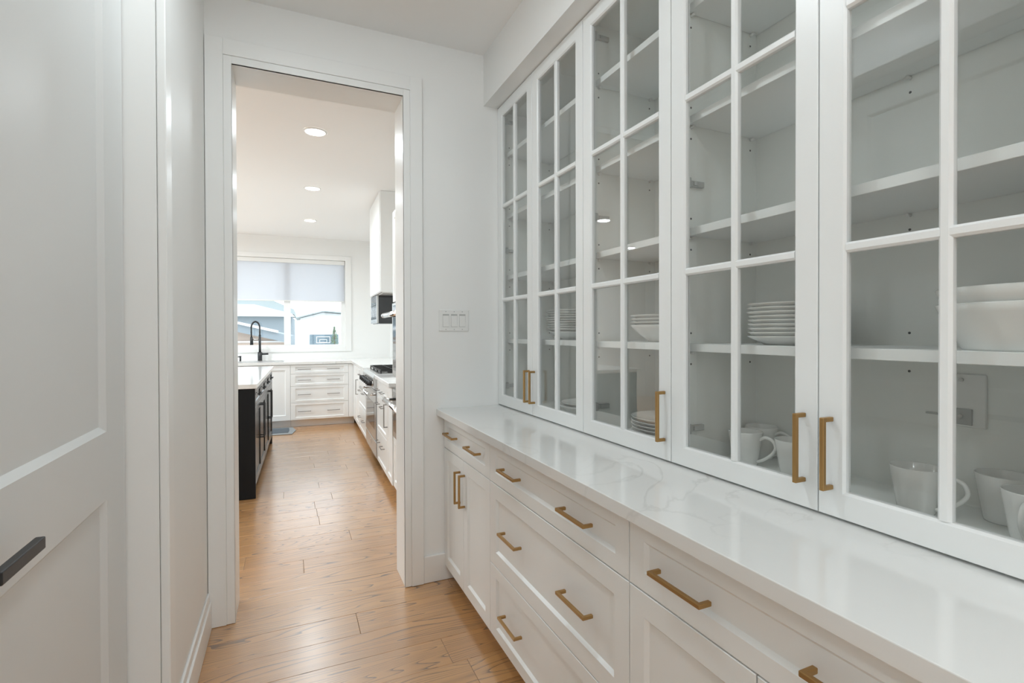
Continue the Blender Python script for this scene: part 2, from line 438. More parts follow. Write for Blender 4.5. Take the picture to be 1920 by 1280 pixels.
# closet door on the left
tr2 = thing('trim_2', 'white casing and jamb of the closet door', None, (XL, 1.728, 0), kind='structure')
obj('casing_side', bx(XL-0.003, XL+0.02, 1.728, 1.803, 0.001, DZ+0.095, bev=0.003), M['trim'], tr2)
obj('casing_side', bx(XL-0.003, XL+0.02, 0.705, 0.78, 0.001, DZ+0.095, bev=0.003), M['trim'], tr2)
obj('casing_head', bx(XL-0.003, XL+0.02, 0.78, 1.728, DZ, DZ+0.095, bev=0.003), M['trim'], tr2)
obj('jamb', bx(XL-0.12, XL-0.004, 1.7285, 1.728+J, 0.001, DZ), M['trim'], tr2)
obj('jamb', bx(XL-0.12, XL-0.004, 0.78-J, 0.78, 0.001, DZ), M['trim'], tr2)
obj('jamb_head', bx(XL-0.12, XL-0.004, 0.78, 1.728, DZ, DZ+J), M['trim'], tr2)
d1 = thing('door_1', 'white two-panel closet door with black lever at the left', None, (-0.457, 1.25, 0), kind='structure')
bm = bmesh.new(); P = FACE['+x'](-0.457)
DT = 0.040; u0, u1, z0, z1 = 0.785, 1.7235, 0.008, 2.545; st = 0.155; rec = 0.012; sl = 0.014
holes = [(u0+st, u1-st, 0.24, 0.913), (u0+st, u1-st, 1.0826, z1-st)]
def quad(*p): bm.faces.new([bm.verts.new(P(*q)) for q in p])
def rect(a0, a1, b0, b1, d): quad((a0, d, b0), (a1, d, b0), (a1, d, b1), (a0, d, b1))
rect(u0, u0+st, z0, z1, DT); rect(u1-st, u1, z0, z1, DT)
zz = [z0, holes[0][2], holes[0][3], holes[1][2], holes[1][3], z1]
for i in (0, 2, 4): rect(u0+st, u1-st, zz[i], zz[i+1], DT)
for h in holes:
    a0, a1, b0, b1 = h
    c = [(a0, b0), (a1, b0), (a1, b1), (a0, b1)]; d = [(a0+sl, b0+sl), (a1-sl, b0+sl), (a1-sl, b1-sl), (a0+sl, b1-sl)]
    for i in range(4):
        k = (i+1) % 4
        quad((c[i][0], DT, c[i][1]), (c[k][0], DT, c[k][1]), (d[k][0], DT-rec, d[k][1]), (d[i][0], DT-rec, d[i][1]))
    rect(d[0][0], d[1][0], d[0][1], d[2][1], DT-rec)
for e in ((u0, u0), (u1, u1)): quad((e[0], 0, z0), (e[0], DT, z0), (e[0], DT, z1), (e[0], 0, z1))
quad((u0, 0, z0), (u1, 0, z0), (u1, DT, z0), (u0, DT, z0)); quad((u0, 0, z1), (u1, 0, z1), (u1, DT, z1), (u0, DT, z1)); rect(u0, u1, z0, z1, 0)
bmesh.ops.remove_doubles(bm, verts=bm.verts, dist=1e-5)
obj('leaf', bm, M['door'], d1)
bm = bmesh.new(); xf = -0.417; zl = 0.985; yl = 0.945
cyl(bm, (xf, yl, zl), (xf+0.008, yl, zl), 0.027, 28); cyl(bm, (xf+0.008, yl, zl), (xf+0.042, yl, zl), 0.010, 16)
box(bm, xf+0.036, xf+0.050, yl-0.012, yl+0.128, zl-0.010, zl+0.010, bev=0.002, seg=2)
obj('lever', bm, M['black'], d1, label='black lever handle')

# ------------------------------------------------------------------ pantry cabinets
BRASS_H = pull_mesh('pull_along', axis='y'); BRASS_V = pull_mesh('pull_upright', axis='z')
for me in (BRASS_H, BRASS_V): me.materials.append(M['brass'])
FX = FACE['-x'](XB+0.02)
G = 0.0016
def front(root, name, y0, y1, z0, z1, rail, stile, pulls):
    bm = bmesh.new(); shaker(bm, FX, y0+G, y1-G, z0+G, z1-G, 0.02, rail, stile)
    o = obj(name, bm, M['cabinet'], root)
    for ax, y, z in pulls: put('handle', BRASS_V if ax == 'z' else BRASS_H, M['brass'], o, (XB, y, z), label='bronze bar pull')
    return o
def base_cabinet(label, y0, y1, fronts):
    t = thing('base_cabinet', label, 'cabinet', (1.1, (y0+y1)/2, 0), 'white base cabinets along the pantry wall')
    obj('body', bx(XB+0.021, XR-0.002, y0+0.0005, y1-0.0005, 0.085, 0.886), M['cabinet'], t)
    obj('toe_kick', bx(XB+0.085, XB+0.10, y0+0.001, y1-0.001, 0.001, 0.085), M['cabinet'], t)
    for f in fronts: front(t, *f)
    return t
ZB, ZT, ZD, ZM = 0.078, 0.880, 0.7125, 0.3755
base_cabinet('white base cabinet nearest the doorway, one drawer over two doors, bronze pulls', 1.955, 2.629, [
    ('drawer', 1.955, 2.629, ZD, ZT, 0.045, 0.055, [('y', 2.472, 0.800), ('y', 2.138, 0.798)]),
    ('door', 2.303, 2.629, ZB, ZD, 0.055, 0.055, [('z', 2.352, 0.572)]),
    ('door', 1.955, 2.303, ZB, ZD, 0.055, 0.055, [('z', 2.283, 0.572)])])
base_cabinet('white base cabinet of three wide drawers with six bronze pulls, middle of the run', 1.017, 1.955, [
    ('drawer', 1.017, 1.955, ZD, ZT, 0.045, 0.055, [('y', 1.727, 0.795), ('y', 1.256, 0.795)]),
    ('drawer', 1.017, 1.955, ZM, ZD, 0.058, 0.062, [('y', 1.722, 0.549), ('y', 1.256, 0.543)]),
    ('drawer', 1.017, 1.955, ZB, ZM, 0.045, 0.062, [('y', 1.720, 0.226), ('y', 1.250, 0.226)])])
base_cabinet('white base cabinet nearest the camera, long drawer over paired doors', 0.280, 1.017, [
    ('drawer', 0.280, 1.017, ZD, ZT, 0.045, 0.055, [('y', 0.830, 0.788), ('y', 0.462, 0.790)]),
    ('door', 0.647, 1.017, ZB, ZD, 0.058, 0.055, [('z', 0.682, 0.572)]),
    ('door', 0.280, 0.647, ZB, ZD, 0.058, 0.055, [('z', 0.612, 0.572)])])
ct = obj('countertop', bx(XC, XR-0.001, 0.262, YW-0.001, 0.886, 0.920, bev=0.0018, seg=2), M['quartz'], loc=(1.08, 1.44, 0.886))
tag(ct, 'long white quartz countertop with faint grey veins on the pantry cabinets', 'countertop')

# upper glazed cabinets
HINGE = bmesh.new()
box(HINGE, 0.0, 0.075, -0.012, 0.0, -0.009, 0.009, bev=0.0015); box(HINGE, -0.012, 0.018, -0.018, 0.0, -0.016, 0.016, bev=0.002); box(HINGE, 0.03, 0.045, -0.016, -0.012, -0.006, 0.006)
hme = bpy.data.meshes.new('hinge'); bmesh.ops.recalc_face_normals(HINGE, faces=HINGE.faces); HINGE.to_mesh(hme); HINGE.free(); hme.materials.append(M['greyplastic'])
hme2 = hme.copy()
for v in hme2.vertices: v.co.y *= -1
hme2.flip_normals()
def small_cyl(name, r, L, m, axis):
    bm = bmesh.new(); cyl(bm, (0, 0, 0), axis and (L if axis == 'x' else 0, L if axis == 'y' else 0, 0), r, 10)
    bmesh.ops.recalc_face_normals(bm, faces=bm.faces); me = bpy.data.meshes.new(name); bm.to_mesh(me); bm.free(); me.materials.append(m); return me
PINX = small_cyl('shelf_pin', 0.0045, -0.014, M['plastic'], 'x'); PINY = small_cyl('shelf_pin', 0.0045, -0.014, M['plastic'], 'y')
HOLX = small_cyl('pin_hole', 0.0032, -0.0006, M['dark'], 'x'); HOLY = small_cyl('pin_hole', 0.0032, -0.0006, M['dark'], 'y')
UZ0, UZ1 = 0.926, 2.578
ROWS = [0.984, 1.498, 1.516, 2.014, 2.032, 2.520]
SHELF = [1.292, 1.647, 1.99, 2.333]
XIN = 1.428
def glazed_door(t, y0, y1, handle_y, hinge_y, hinge_s):
    w_, rail, e = 0.058, 0.058, 0.0012
    y0 += G; y1 -= G; yi0, yi1 = y0+w_, y1-w_
    XF, XK = XU, XU+0.020
    bm = bmesh.new(); P = FACE['-x'](XK); T = 0.020
    def ring(a0, a1, b0, b1, d): return [bm.verts.new(P(a, d, b)) for a, b in ((a0, b0), (a1, b0), (a1, b1), (a0, b1))]
    zi0, zi1 = ROWS[0], ROWS[-1]
    r = [ring(y0, y1, UZ0, UZ1, 0), ring(y0, y1, UZ0, UZ1, T-e), ring(y0+e, y1-e, UZ0+e, UZ1-e, T), ring(yi0-0.005, yi1+0.005, zi0-0.005, zi1+0.005, T), ring(yi0, yi1, zi0, zi1, T-0.005), ring(yi0, yi1, zi0, zi1, 0)]
    for A, B in zip(r, r[1:]+r[:1]):
        for i in range(4): bm.faces.new((A[i], A[(i+1) % 4], B[(i+1) % 4], B[i]))
    o = obj('door', bm, M['cabinet'], t)
    def bar(a, b):  # muntin with sloped shoulders; a,b = (y0,y1,z0,z1)
        bm = bmesh.new(); (p0, p1, q0, q1), c = a, 0.005
        if b == 'z': rr = [ring2(bm, p0, p1, q0, q1, 0.002), ring2(bm, p0, p1, q0, q1, T-0.006), ring2(bm, p0+c, p1-c, q0, q1, T-0.0005)]
        else: rr = [ring2(bm, p0, p1, q0, q1, 0.002), ring2(bm, p0, p1, q0, q1, T-0.006), ring2(bm, p0, p1, q0+c, q1-c, T-0.0014)]
        for A, B in zip(rr, rr[1:]):
            for i in range(4): bm.faces.new((A[i], A[(i+1) % 4], B[(i+1) % 4], B[i]))
        bm.faces.new(rr[0][::-1]); bm.faces.new(rr[-1]); obj('muntin', bm, M['cabinet'], o)
    def ring2(bm, a0, a1, b0, b1, d): return [bm.verts.new(P(a, d, b)) for a, b in ((a0, b0), (a1, b0), (a1, b1), (a0, b1))]
    yc = (yi0+yi1)/2; mw = 0.011
    bar((yc-mw, yc+mw, zi0, zi1), 'z')
    for zc in ((ROWS[1]+ROWS[2])/2, (ROWS[3]+ROWS[4])/2): bar((yi0, yi1, zc-mw, zc+mw), 'y')
    for k in range(3):
        for a, b in ((yi0, yc), (yc, yi1)):
            obj('glass_pane', bx(XU+0.0135, XU+0.0165, a, b, ROWS[2*k]-0.006 if k else zi0, ROWS[2*k+1]+0.008 if k < 2 else zi1), M['glass'], o)
    put('handle', BRASS_V, M['brass'], o, (XU, handle_y, 1.0635), label='bronze bar pull')
    for z in (1.03, 1.785, 2.505):
        put('hinge', hme if hinge_s > 0 else hme2, M['greyplastic'], o, (XK+0.012, hinge_y, z), label='grey metal hinge')
    return o
def glazed_cabinet(label, y0, y1, doors):
    t = thing('glass_cabinet', label, 'cabinet', (1.25, (y0+y1)/2, 0.92), 'glass-front upper cabinets standing on the pantry counter')
    a = 0.018; XK = XU+0.0225
    y0 += 0.0006; y1 -= 0.0006
    for (s, e) in ((y0, y0+a), (y1-a, y1)): obj('side_panel', bx(XK, XR-0.0015, s, e, 0.921, 2.580), M['inner'], t)
    obj('back_panel', bx(XIN, XR-0.0015, y0+a, y1-a, 0.921, 2.580), M['inner'], t)
    obj('bottom_panel', bx(XK, XIN, y0+a, y1-a, 0.921, 0.928), M['inner'], t)
    obj('top_panel', bx(XK, XIN, y0+a, y1-a, 2.556, 2.580), M['inner'], t)
    for z in SHELF:
        obj('shelf', bx(1.132, XIN-0.001, y0+a+0.001, y1-a-0.001, z-0.024, z, bev=0.001), M['cabinet'], t)
        for x in (1.146, 1.40):
            put('shelf_pin', PINY, M['plastic'], t, (x, y1-a, z-0.029))
            for dz in (-0.064, 0.032): put('pin_hole', HOLY, M['dark'], t, (x, y1-a, z+dz))
        if y1-y0 > 0.7:
            ym = (y0+y1)/2
            put('shelf_pin', PINX, M['plastic'], t, (XIN, ym, z-0.029))
            for dz in (-0.064, 0.032): put('pin_hole', HOLX, M['dark'], t, (XIN, ym, z+dz))
    for d in doors: glazed_door(t, *d)
    return t
A18 = 0.0186
glazed_cabinet('white glass-front double cabinet beside the light switch, plates on its shelf', 1.735, 2.629, [
    (2.196, 2.629, 2.228, 2.629-A18, 1), (1.735, 2.196, 2.170, 1.735+A18, -1)])
glazed_cabinet('white single-door glass cabinet holding plates and bowl, bronze pull at its right', 1.227, 1.735, [
    (1.227, 1.735, 1.256, 1.735-A18, 1)])
glazed_cabinet('white glass-front double cabinet nearest the camera holding mugs, plates and bowls', 0.280, 1.227, [
    (0.753, 1.227, 0.786, 1.227-A18, 1), (0.280, 0.753, 0.722, 0.280+A18, -1)])

# light switch plate
sw = thing('light_switch', 'white triple rocker light switch plate on wall beside doorway', 'light switch', (0.823, YW, 1.392))
obj('plate', bx(0.740, 0.908, YW-0.006, YW-0.0002, 1.335, 1.450, bev=0.002), M['plastic'], sw)
for i in (-1, 0, 1):
    c = 0.824+i*0.0462
    bm = bmesh.new(); x0, x1 = c-0.0165, c+0.0165; yb, zc = YW-0.0055, 1.3925
    vs = [(x0, yb, zc-0.033), (x1, yb, zc-0.033), (x1, yb, zc+0.033), (x0, yb, zc+0.033), (x0, yb-0.004, zc-0.033), (x1, yb-0.004, zc-0.033), (x1, yb-0.002, zc), (x0, yb-0.002, zc), (x1, yb-0.0005, zc+0.033), (x0, yb-0.0005, zc+0.033)]
    v = [bm.verts.new(q) for q in vs]
    for q in ((4, 5, 6, 7), (7, 6, 8, 9), (0, 1, 5, 4), (3, 2, 8, 9), (0, 4, 7, 9, 3), (1, 5, 6, 8, 2), (0, 1, 2, 3)): bm.faces.new([v[k] for k in q])
    obj('rocker', bm, M['plastic'], sw)
    obj('rocker_gap', bx(x0-0.0012, x1+0.0012, YW-0.0063, YW-0.0050, zc-0.0345, zc+0.0345), M['greyplastic'], sw)
    for dz in (-0.048, 0.048):
        bm = bmesh.new(); cyl(bm, (c, YW-0.005, zc+dz), (c, YW-0.0068, zc+dz), 0.0028, 10); obj('screw', bm, M['greyplastic'], sw)

# ------------------------------------------------------------------ crockery
def mesh_of(bm, name, m, smooth=True):
    bmesh.ops.recalc_face_normals(bm, faces=bm.faces)
    me = bpy.data.meshes.new(name); bm.to_mesh(me); bm.free(); me.materials.append(m)
    return me
def plate_mesh(r):
    bm = bmesh.new(); k = r/0.135
    lathe(bm, [(0, 0.003), (0.078*k, 0.003), (0.080*k, 0.0), (0.086*k, 0.0), (0.094*k, 0.005), (0.130*k, 0.0195), (r, 0.0225), (r, 0.0242), (0.131*k, 0.0232), (0.093*k, 0.0095), (0.084*k, 0.0068), (0, 0.0068)], n=56)
    return mesh_of(bm, 'dinner_plate', M['ceramic'])
def bowl_mesh(rb, rt, h):
    bm = bmesh.new(); w_ = 0.005
    lathe(bm, [(0, 0.004), (rb*0.86, 0.004), (rb*0.9, 0), (rb, 0), (rb*1.02, 0.004), (rb+(rt-rb)*0.45, h*0.38), (rb+(rt-rb)*0.85, h*0.8), (rt, h-0.002), (rt-w_*0.5, h), (rt-w_, h-0.002), (rb+(rt-rb)*0.85-w_, h*0.8), (rb+(rt-rb)*0.45-w_, h*0.38), (rb*0.92, 0.012), (0, 0.010)], n=56)
    return mesh_of(bm, 'bowl', M['ceramic'])
PL = plate_mesh(0.135); PM = plate_mesh(0.115); PS = plate_mesh(0.125)
def single(name, me, loc, label, cat, group, rz=0):
    o = bpy.data.objects.new(name, me); COL.objects.link(o); o.location = loc; o.rotation_euler.z = rz
    return tag(o, label, cat, group)
ORD = ['top', 'second', 'third', 'fourth', 'fifth', 'sixth', 'seventh', 'eighth', 'ninth', 'tenth']
def plates(me, x, y, z, n, pitch, where, group, jit=0.002):
    for k in range(n):
        i = n-1-k
        nm = 'top' if i == 0 else ('bottom' if k == 0 else f'{ORD[i]} from top')
        single('dinner_plate', me, (x+random.uniform(-jit, jit), y+random.uniform(-jit, jit), z+k*pitch+0.0002), f'white plate, {nm} of {where}', 'plate', group)
zs = SHELF[0]; zf = 0.928
BW1 = bowl_mesh(0.062, 0.125, 0.040)
single('bowl', BW1, (1.288, 2.150, zs+0.0003), 'shallow white bowl under the tall plate stack in farthest cabinet', 'bowl', 'bowls in the glass cabinets')
plates(PL, 1.288, 2.150, zs+0.030, 9, 0.0112, 'the tall stack in the farthest cabinet', 'plates stacked in the farthest cabinet')
BW2 = bowl_mesh(0.070, 0.135, 0.062)
single('bowl', BW2, (1.29, 1.478, zs+0.0003), 'flared white bowl under three plates in the single-door cabinet', 'bowl', 'bowls in the glass cabinets')
plates(PL, 1.29, 1.478, zs+0.049, 3, 0.0125, 'the three on a single-door cabinet bowl', 'plates on a bowl in the single-door cabinet')
plates(PL, 1.29, 1.475, zf, 6, 0.0130, 'the stack on the single-door cabinet floor', 'plates on the floor of the single-door cabinet')
plates(PM, 1.27, 0.953, zs, 9, 0.0112, 'the stack above mugs in the nearest cabinet', 'plates stacked in the nearest cabinet')
single('bowl', BW2, (1.287, 2.02, zf+0.0003), 'white bowl standing on the floor of the farthest cabinet', 'bowl', 'bowls in the glass cabinets')
single('dinner_plate', PS, (1.287, 2.02, zf+0.0505), 'white plate covering the bowl on the farthest cabinet floor', 'plate', 'plates in the farthest cabinet')
BW3 = bowl_mesh(0.108, 0.150, 0.088)
single('bowl', BW3, (1.268, 0.455, zs+0.0003), 'big deep white bowl standing on the shelf of the nearest glass door', 'bowl', 'bowls in the glass cabinets')
single('bowl', BW3, (1.268, 0.455, zs+0.0303), 'big white bowl nested inside another behind the nearest glass door', 'bowl', 'bowls in the glass cabinets')

def mug_mesh():
    bm = bmesh.new()
    lathe(bm, [(0, 0.003), (0.027, 0.003), (0.029, 0), (0.033, 0.0), (0.0345, 0.003), (0.0425, 0.055), (0.0488, 0.098), (0.0478, 0.1), (0.0462, 0.098), (0.040, 0.055), (0.032, 0.008), (0, 0.006)], n=44)
    return mesh_of(bm, 'mug', M['ceramic'])
def mug_handle():
    bm = bmesh.new()
    ctl = [Vector((0.0435, 0, 0.078)), Vector((0.062, 0, 0.088)), Vector((0.084, 0, 0.080)), Vector((0.090, 0, 0.060)), Vector((0.078, 0, 0.040)), Vector((0.056, 0, 0.022)), Vector((0.0365, 0, 0.012))]
    pts = []
    for i in range(len(ctl)-1):
        a, b, c, d = ctl[max(i-1, 0)], ctl[i], ctl[i+1], ctl[min(i+2, len(ctl)-1)]
        for q in range(5):
            t = q/5; pts.append(0.5*((2*b)+(c-a)*t+(2*a-5*b+4*c-d)*t*t+(3*b-a-3*c+d)*t**3))
    pts.append(ctl[-1]); tube(bm, pts, 0.0046, 10)
    return mesh_of(bm, 'mug_handle', M['ceramic'])
MB_, MH_ = mug_mesh(), mug_handle()
def mug(x, y, rz, label):
    o = single('mug', MB_, (x, y, zf+0.0003), label, 'mug', 'white tapered mugs on the nearest cabinet floor', rz)
    h = bpy.data.objects.new('handle', MH_); COL.objects.link(h); h.parent = o
mug(1.270, 1.112, R(-78), 'white mug farthest left in the nearest cabinet, beside its hinge')
mug(1.378, 1.146, R(-80), 'white mug at the back between two others under the plate stack')
mug(1.285, 0.962, R(-80), 'white mug half hidden by the left one of the paired bronze pulls')
mug(1.278, 0.660, R(-85), 'white mug with curved handle, alone behind the lower left nearest pane')
mug(1.372, 0.545, R(-120), 'white mug behind another at the right edge, against the cabinet back')
mug(1.275, 0.462, R(-172), 'white mug at the right edge with its handle pointing outward')

cp = thing('outlet_cover', 'grey-white outlet cover plate with two screws on the cabinet back', 'outlet cover', (XIN, 0.655, 1.17))
obj('plate', bx(XIN-0.006, XIN-0.0003, 0.598, 0.668, 1.108, 1.230, bev=0.002), M['plastic'], cp)
obj('outlet', bx(XIN-0.010, XIN-0.0055, 0.622, 0.668, 1.113, 1.150, bev=0.001), M['greyplastic'], cp)
obj('bracket', bx(XIN-0.004, XIN-0.0003, 0.668, 0.716, 1.128, 1.132), M['greyplastic'], cp)
for z in (1.132, 1.216):
    bm = bmesh.new(); cyl(bm, (XIN-0.005, 0.643, z), (XIN-0.0118, 0.643, z), 0.0045, 12); obj('screw', bm, M['steel'], cp)

# ------------------------------------------------------------------ lights
LENS = bmesh.new(); cyl(LENS, (0, 0, -0.004), (0, 0, -0.001), 0.068, 32)
LENS = mesh_of(LENS, 'lens', M['lamp'])
RING = bmesh.new()
lathe(RING, [(0.068, 0.0), (0.068, -0.006), (0.071, -0.008), (0.082, -0.003), (0.083, 0.0)], n=32)
RING = mesh_of(RING, 'trim_ring', M['plastic'])
def pot(x, y, z, power, label, group, spread=180):
    t = thing('recessed_light', label, 'ceiling light', (x, y, z), group)
    put('lens', LENS, M['lamp'], t, (x, y, z-0.001)); put('trim_ring', RING, M['plastic'], t, (x, y, z-0.0005))
    ld = bpy.data.lights.new('lamp', 'AREA'); ld.shape = 'DISK'; ld.size = 0.15; ld.energy = power; ld.spread = R(spread); ld.color = LAMP_COL
    lo = bpy.data.objects.new('lamp', ld); COL.objects.link(lo); lo.location = (x, y, z-0.012)
def kpot(kx, ky, label):
    p = KM @ Vector((kx, ky, 0)); pot(p.x, p.y, ZK, LAMP_KITCHEN*((0.42 if ky < 4.5 else 0.5 if ky < 6 else 0.45) if kx > 0 else 0.7 if ky < 4.5 else 1.25 if ky < 6 else 2.1), label, 'recessed lights in the kitchen ceiling', 170)
kpot(0.192, 3.92, 'round recessed ceiling light nearest the doorway in the kitchen')
kpot(0.192, 5.46, 'round recessed ceiling light between the nearest and farthest kitchen ones')
kpot(0.182, 7.03, 'round recessed ceiling light farthest in, closest to kitchen window')
for y, a in ((3.92, 'near'), (5.46, 'middle'), (7.03, 'window')):
    for kx, b in ((-1.6, 'above the island'), (-3.3, 'beside the added left window')): kpot(kx, y, f'round recessed kitchen ceiling light {b}, {a} end')
pot(0.06, 1.50, ZC, LAMP_PANTRY, 'round recessed ceiling light over the pantry aisle', None)
gl = thing('globe_fill_light', 'unseen white globe lamp added behind the camera as pantry fill light', 'ceiling light', (0.40, -0.25, ZC))  # unseen lamp, added to brighten the pantry ceiling and bulkhead
bm = bmesh.new(); cyl(bm, (0.40, -0.25, ZC-0.001), (0.40, -0.25, ZC-0.03), 0.06, 24); cyl(bm, (0.40, -0.25, ZC-0.03), (0.40, -0.25, ZC-0.16), 0.012, 12); obj('stem', bm, M['steel'], gl)
bm = bmesh.new(); lathe(bm, [(0.012, 0.11)]+[(0.11*math.sin(t), 0.11*math.cos(t)) for t in [0.15+(math.pi-0.15)*i/14 for i in range(14)]]+[(0, -0.11)], (0.40, -0.25, ZC-0.27), 24); obj('globe', bm, M['globe'], gl)
ld = bpy.data.lights.new('lamp', 'POINT'); ld.energy = FILL_GLOBE; ld.color = LAMP_COL; ld.shadow_soft_size = 0.1
lo = bpy.data.objects.new('lamp', ld); COL.objects.link(lo); lo.location = (0.40, -0.25, ZC-0.27)
for x, a in ((-1.2, 'closet side'), (1.4, 'cabinet side')):
    for y, b in ((-1.5, 'by the pantry'), (-3.1, 'by the added window')): pot(x, y, ZC, FILL_HALL, f'unseen fill light added in the hall ceiling, {a}, {b}', 'unseen fill lights added in the hall ceiling')  # unseen hall lamps, added to fill the pantry from behind the camera

# ------------------------------------------------------------------ kitchen
KF = 0.78                                        # face of the right-hand run
def kpulls(me, root, spots, m, face_pos):
    for p in spots: put('handle', me, m, root, p, label='brushed metal bar pull')
PULL_X = pull_mesh('pull_x', L=0.17, proj=0.03, w=0.008, axis='x', face='-y')
PULL_Y = pull_mesh('pull_y', L=0.13, proj=0.035, w=0.008, axis='y', face='-x')
PULL_Z = pull_mesh('pull_z', L=0.20, proj=0.035, w=0.009, axis='z', face='-x')
PULL_I = pull_mesh('pull_island', L=0.13, proj=0.032, w=0.009, axis='y', face='+x')
PULL_IV = pull_mesh('pull_island_upright', L=0.30, proj=0.035, w=0.011, axis='z', face='+x')
for me in (PULL_X, PULL_Y, PULL_Z): me.materials.append(M['pull'])
for me in (PULL_I, PULL_IV): me.materials.append(M['black'])

def kfront(root, name, face, o, u0, u1, z0, z1, rail, stile, m, pulls=()):
    bm = bmesh.new(); shaker(bm, FACE[face](o), u0+0.0015, u1-0.0015, z0+0.0015, z1-0.0015, 0.02, rail, stile, 0.008, 0.006)
    d = obj(name, bm, m, root)
    for me, p in pulls: put('handle', me, None, d, p, label='black bar pull' if m is M['island'] else 'dark steel bar pull')
    return d
YB = 7.69
def far_cabinet(label, x0, x1, fronts):
    t = thing('kitchen_cabinet', label, 'cabinet', ((x0+x1)/2, 8.0, 0), 'white base cabinets under the kitchen window', kitchen=True)
    obj('body', bx(x0+0.0005, x1-0.0005, YB+0.001, 8.328, 0.105, 0.884), M['cabinet'], t)
    obj('toe_kick', bx(x0+0.001, x1-0.001, YB+0.075, YB+0.09, 0.001, 0.105), M['cabinet'], t)
    for nm, u0, u1, z0, z1, rl, st_, pl in fronts: kfront(t, nm, '-y', YB+0.0, u0, u1, z0, z1, rl, st_, M['cabinet'], [(PULL_X, (px, YB-0.02, pz)) for px, pz in pl])
zz4 = [(0.752, 0.880), (0.580, 0.752), (0.346, 0.580), (0.108, 0.346)]
far_cabinet('white four-drawer kitchen cabinet with eight steel pulls by the corner', -0.080, 0.778, [('drawer', -0.080, 0.692, a, b, 0.032, 0.06, [(0.101, (a+b)/2), (0.487, (a+b)/2)]) for a, b in zz4]+[('filler', 0.692, 0.778, 0.108, 0.880, 0, 0, [])])
far_cabinet('white plain-door kitchen cabinet under the sink, half behind the island', -0.82, -0.080, [('door', -0.45, -0.080, 0.108, 0.880, 0.07, 0.06, []), ('door', -0.82, -0.45, 0.108, 0.880, 0.07, 0.06, [])])
far_cabinet('white single-door kitchen cabinet at the far left end under the window', -1.5, -0.82, [('door', -1.5, -0.82, 0.108, 0.880, 0.07, 0.06, [])])

def right_cabinet(label, y0, y1, fronts):
    t = thing('kitchen_cabinet', label, 'cabinet', (1.08, (y0+y1)/2, 0), 'white base cabinets along the range wall', kitchen=True)
    obj('body', bx(KF+0.001, 1.384, y0+0.0005, y1-0.0005, 0.09, 0.884), M['cabinet'], t)
    obj('toe_kick', bx(KF+0.075, KF+0.09, y0+0.001, y1-0.001, 0.001, 0.09), M['cabinet'], t)
    for nm, u0, u1, z0, z1, rl, st_, pl in fronts: kfront(t, nm, '-x', KF, u0, u1, z0, z1, rl, st_, M['cabinet'], [(me, (KF-0.02, py, pz)) for me, py, pz in pl])
zz3 = [(0.735, 0.880), (0.40, 0.735), (0.092, 0.40)]
right_cabinet('white three-drawer kitchen cabinet right of the range with paired pulls', 4.42, 5.05, [('drawer', 4.42, 5.05, a, b, 0.035, 0.05, [(PULL_Y, 4.90, zc), (PULL_Y, 4.60, zc)]) for (a, b), zc in zip(zz3, (0.79, 0.66, 0.30))])
right_cabinet('narrow white kitchen cabinet with one upright pull beside the oven tower', 4.125, 4.42, [('door', 4.125, 4.42, 0.092, 0.880, 0.05, 0.05, [(PULL_Z, 4.37, 0.62)])])
right_cabinet('white three-drawer kitchen cabinet left of the range toward the corner', 5.985, 6.86, [('drawer', 5.985, 6.86, a, b, 0.035, 0.05, [(PULL_Y, 6.62, zc), (PULL_Y, 6.22, zc)]) for (a, b), zc in zip(zz3, (0.80, 0.60, 0.27))])
right_cabinet('white corner kitchen cabinet with a narrow door and upright pull', 6.86, 7.66, [('door', 6.86, 7.30, 0.092, 0.880, 0.05, 0.05, [(PULL_Z, 6.95, 0.61)]), ('filler', 7.30, 7.66, 0.092, 0.880, 0, 0, [])])

bm = bmesh.new()
prof = [(-1.5, 8.329), (-1.5, 7.655), (0.735, 7.655), (0.735, 5.98), (1.384, 5.98), (1.384, 8.329)]
lo = [bm.verts.new((x, y, 0.885)) for x, y in prof]; hi = [bm.verts.new((x, y, 0.920)) for x, y in prof]
for i in range(6): bm.faces.new((lo[i], lo[(i+1) % 6], hi[(i+1) % 6], hi[i]))
bm.faces.new(hi); bm.faces.new(lo[::-1])
tag(obj('countertop', bm, M['quartz'], kitchen=True, loc=(0.5, 8.0, 0.885)), 'white L-shaped kitchen countertop under window, reaching the range', 'countertop')
tag(obj('countertop', bx(0.735, 1.384, 4.122, 5.052, 0.885, 0.920, bev=0.002), M['quartz'], kitchen=True, loc=(1.05, 4.6, 0.885)), 'short white kitchen countertop between range and oven tower', 'countertop')

# sink, faucet, soap pump
sk = thing('kitchen_sink', 'steel-rimmed sink set in the counter below the kitchen window', 'sink', (-0.55, 7.95, 0.92), kitchen=True)
bm = bmesh.new()
a0, a1, b0, b1 = -0.95, -0.17, 7.78, 8.12
for d in ((a0, a1, b0, b0+0.02), (a0, a1, b1-0.02, b1), (a0, a0+0.02, b0+0.02, b1-0.02), (a1-0.02, a1, b0+0.02, b1-0.02)): box(bm, *d, 0.9203, 0.926, bev=0.0015)
obj('rim', bm, M['sink'], sk)
obj('basin', bx(a0+0.02, a1-0.02, b0+0.02, b1-0.02, 0.9202, 0.9212), M['sink'], sk)
fc = thing('faucet', 'black spring-neck kitchen faucet rising in front of the window', 'faucet', (-0.50, 8.20, 0.92), kitchen=True)
fx, fy = -0.497, 8.20
bm = bmesh.new(); cyl(bm, (fx, fy, 0.9203), (fx, fy, 1.05), 0.030, 20); cyl(bm, (fx, fy, 1.05), (fx, fy, 1.30), 0.016, 16); obj('column', bm, M['black'], fc)
bm = bmesh.new()
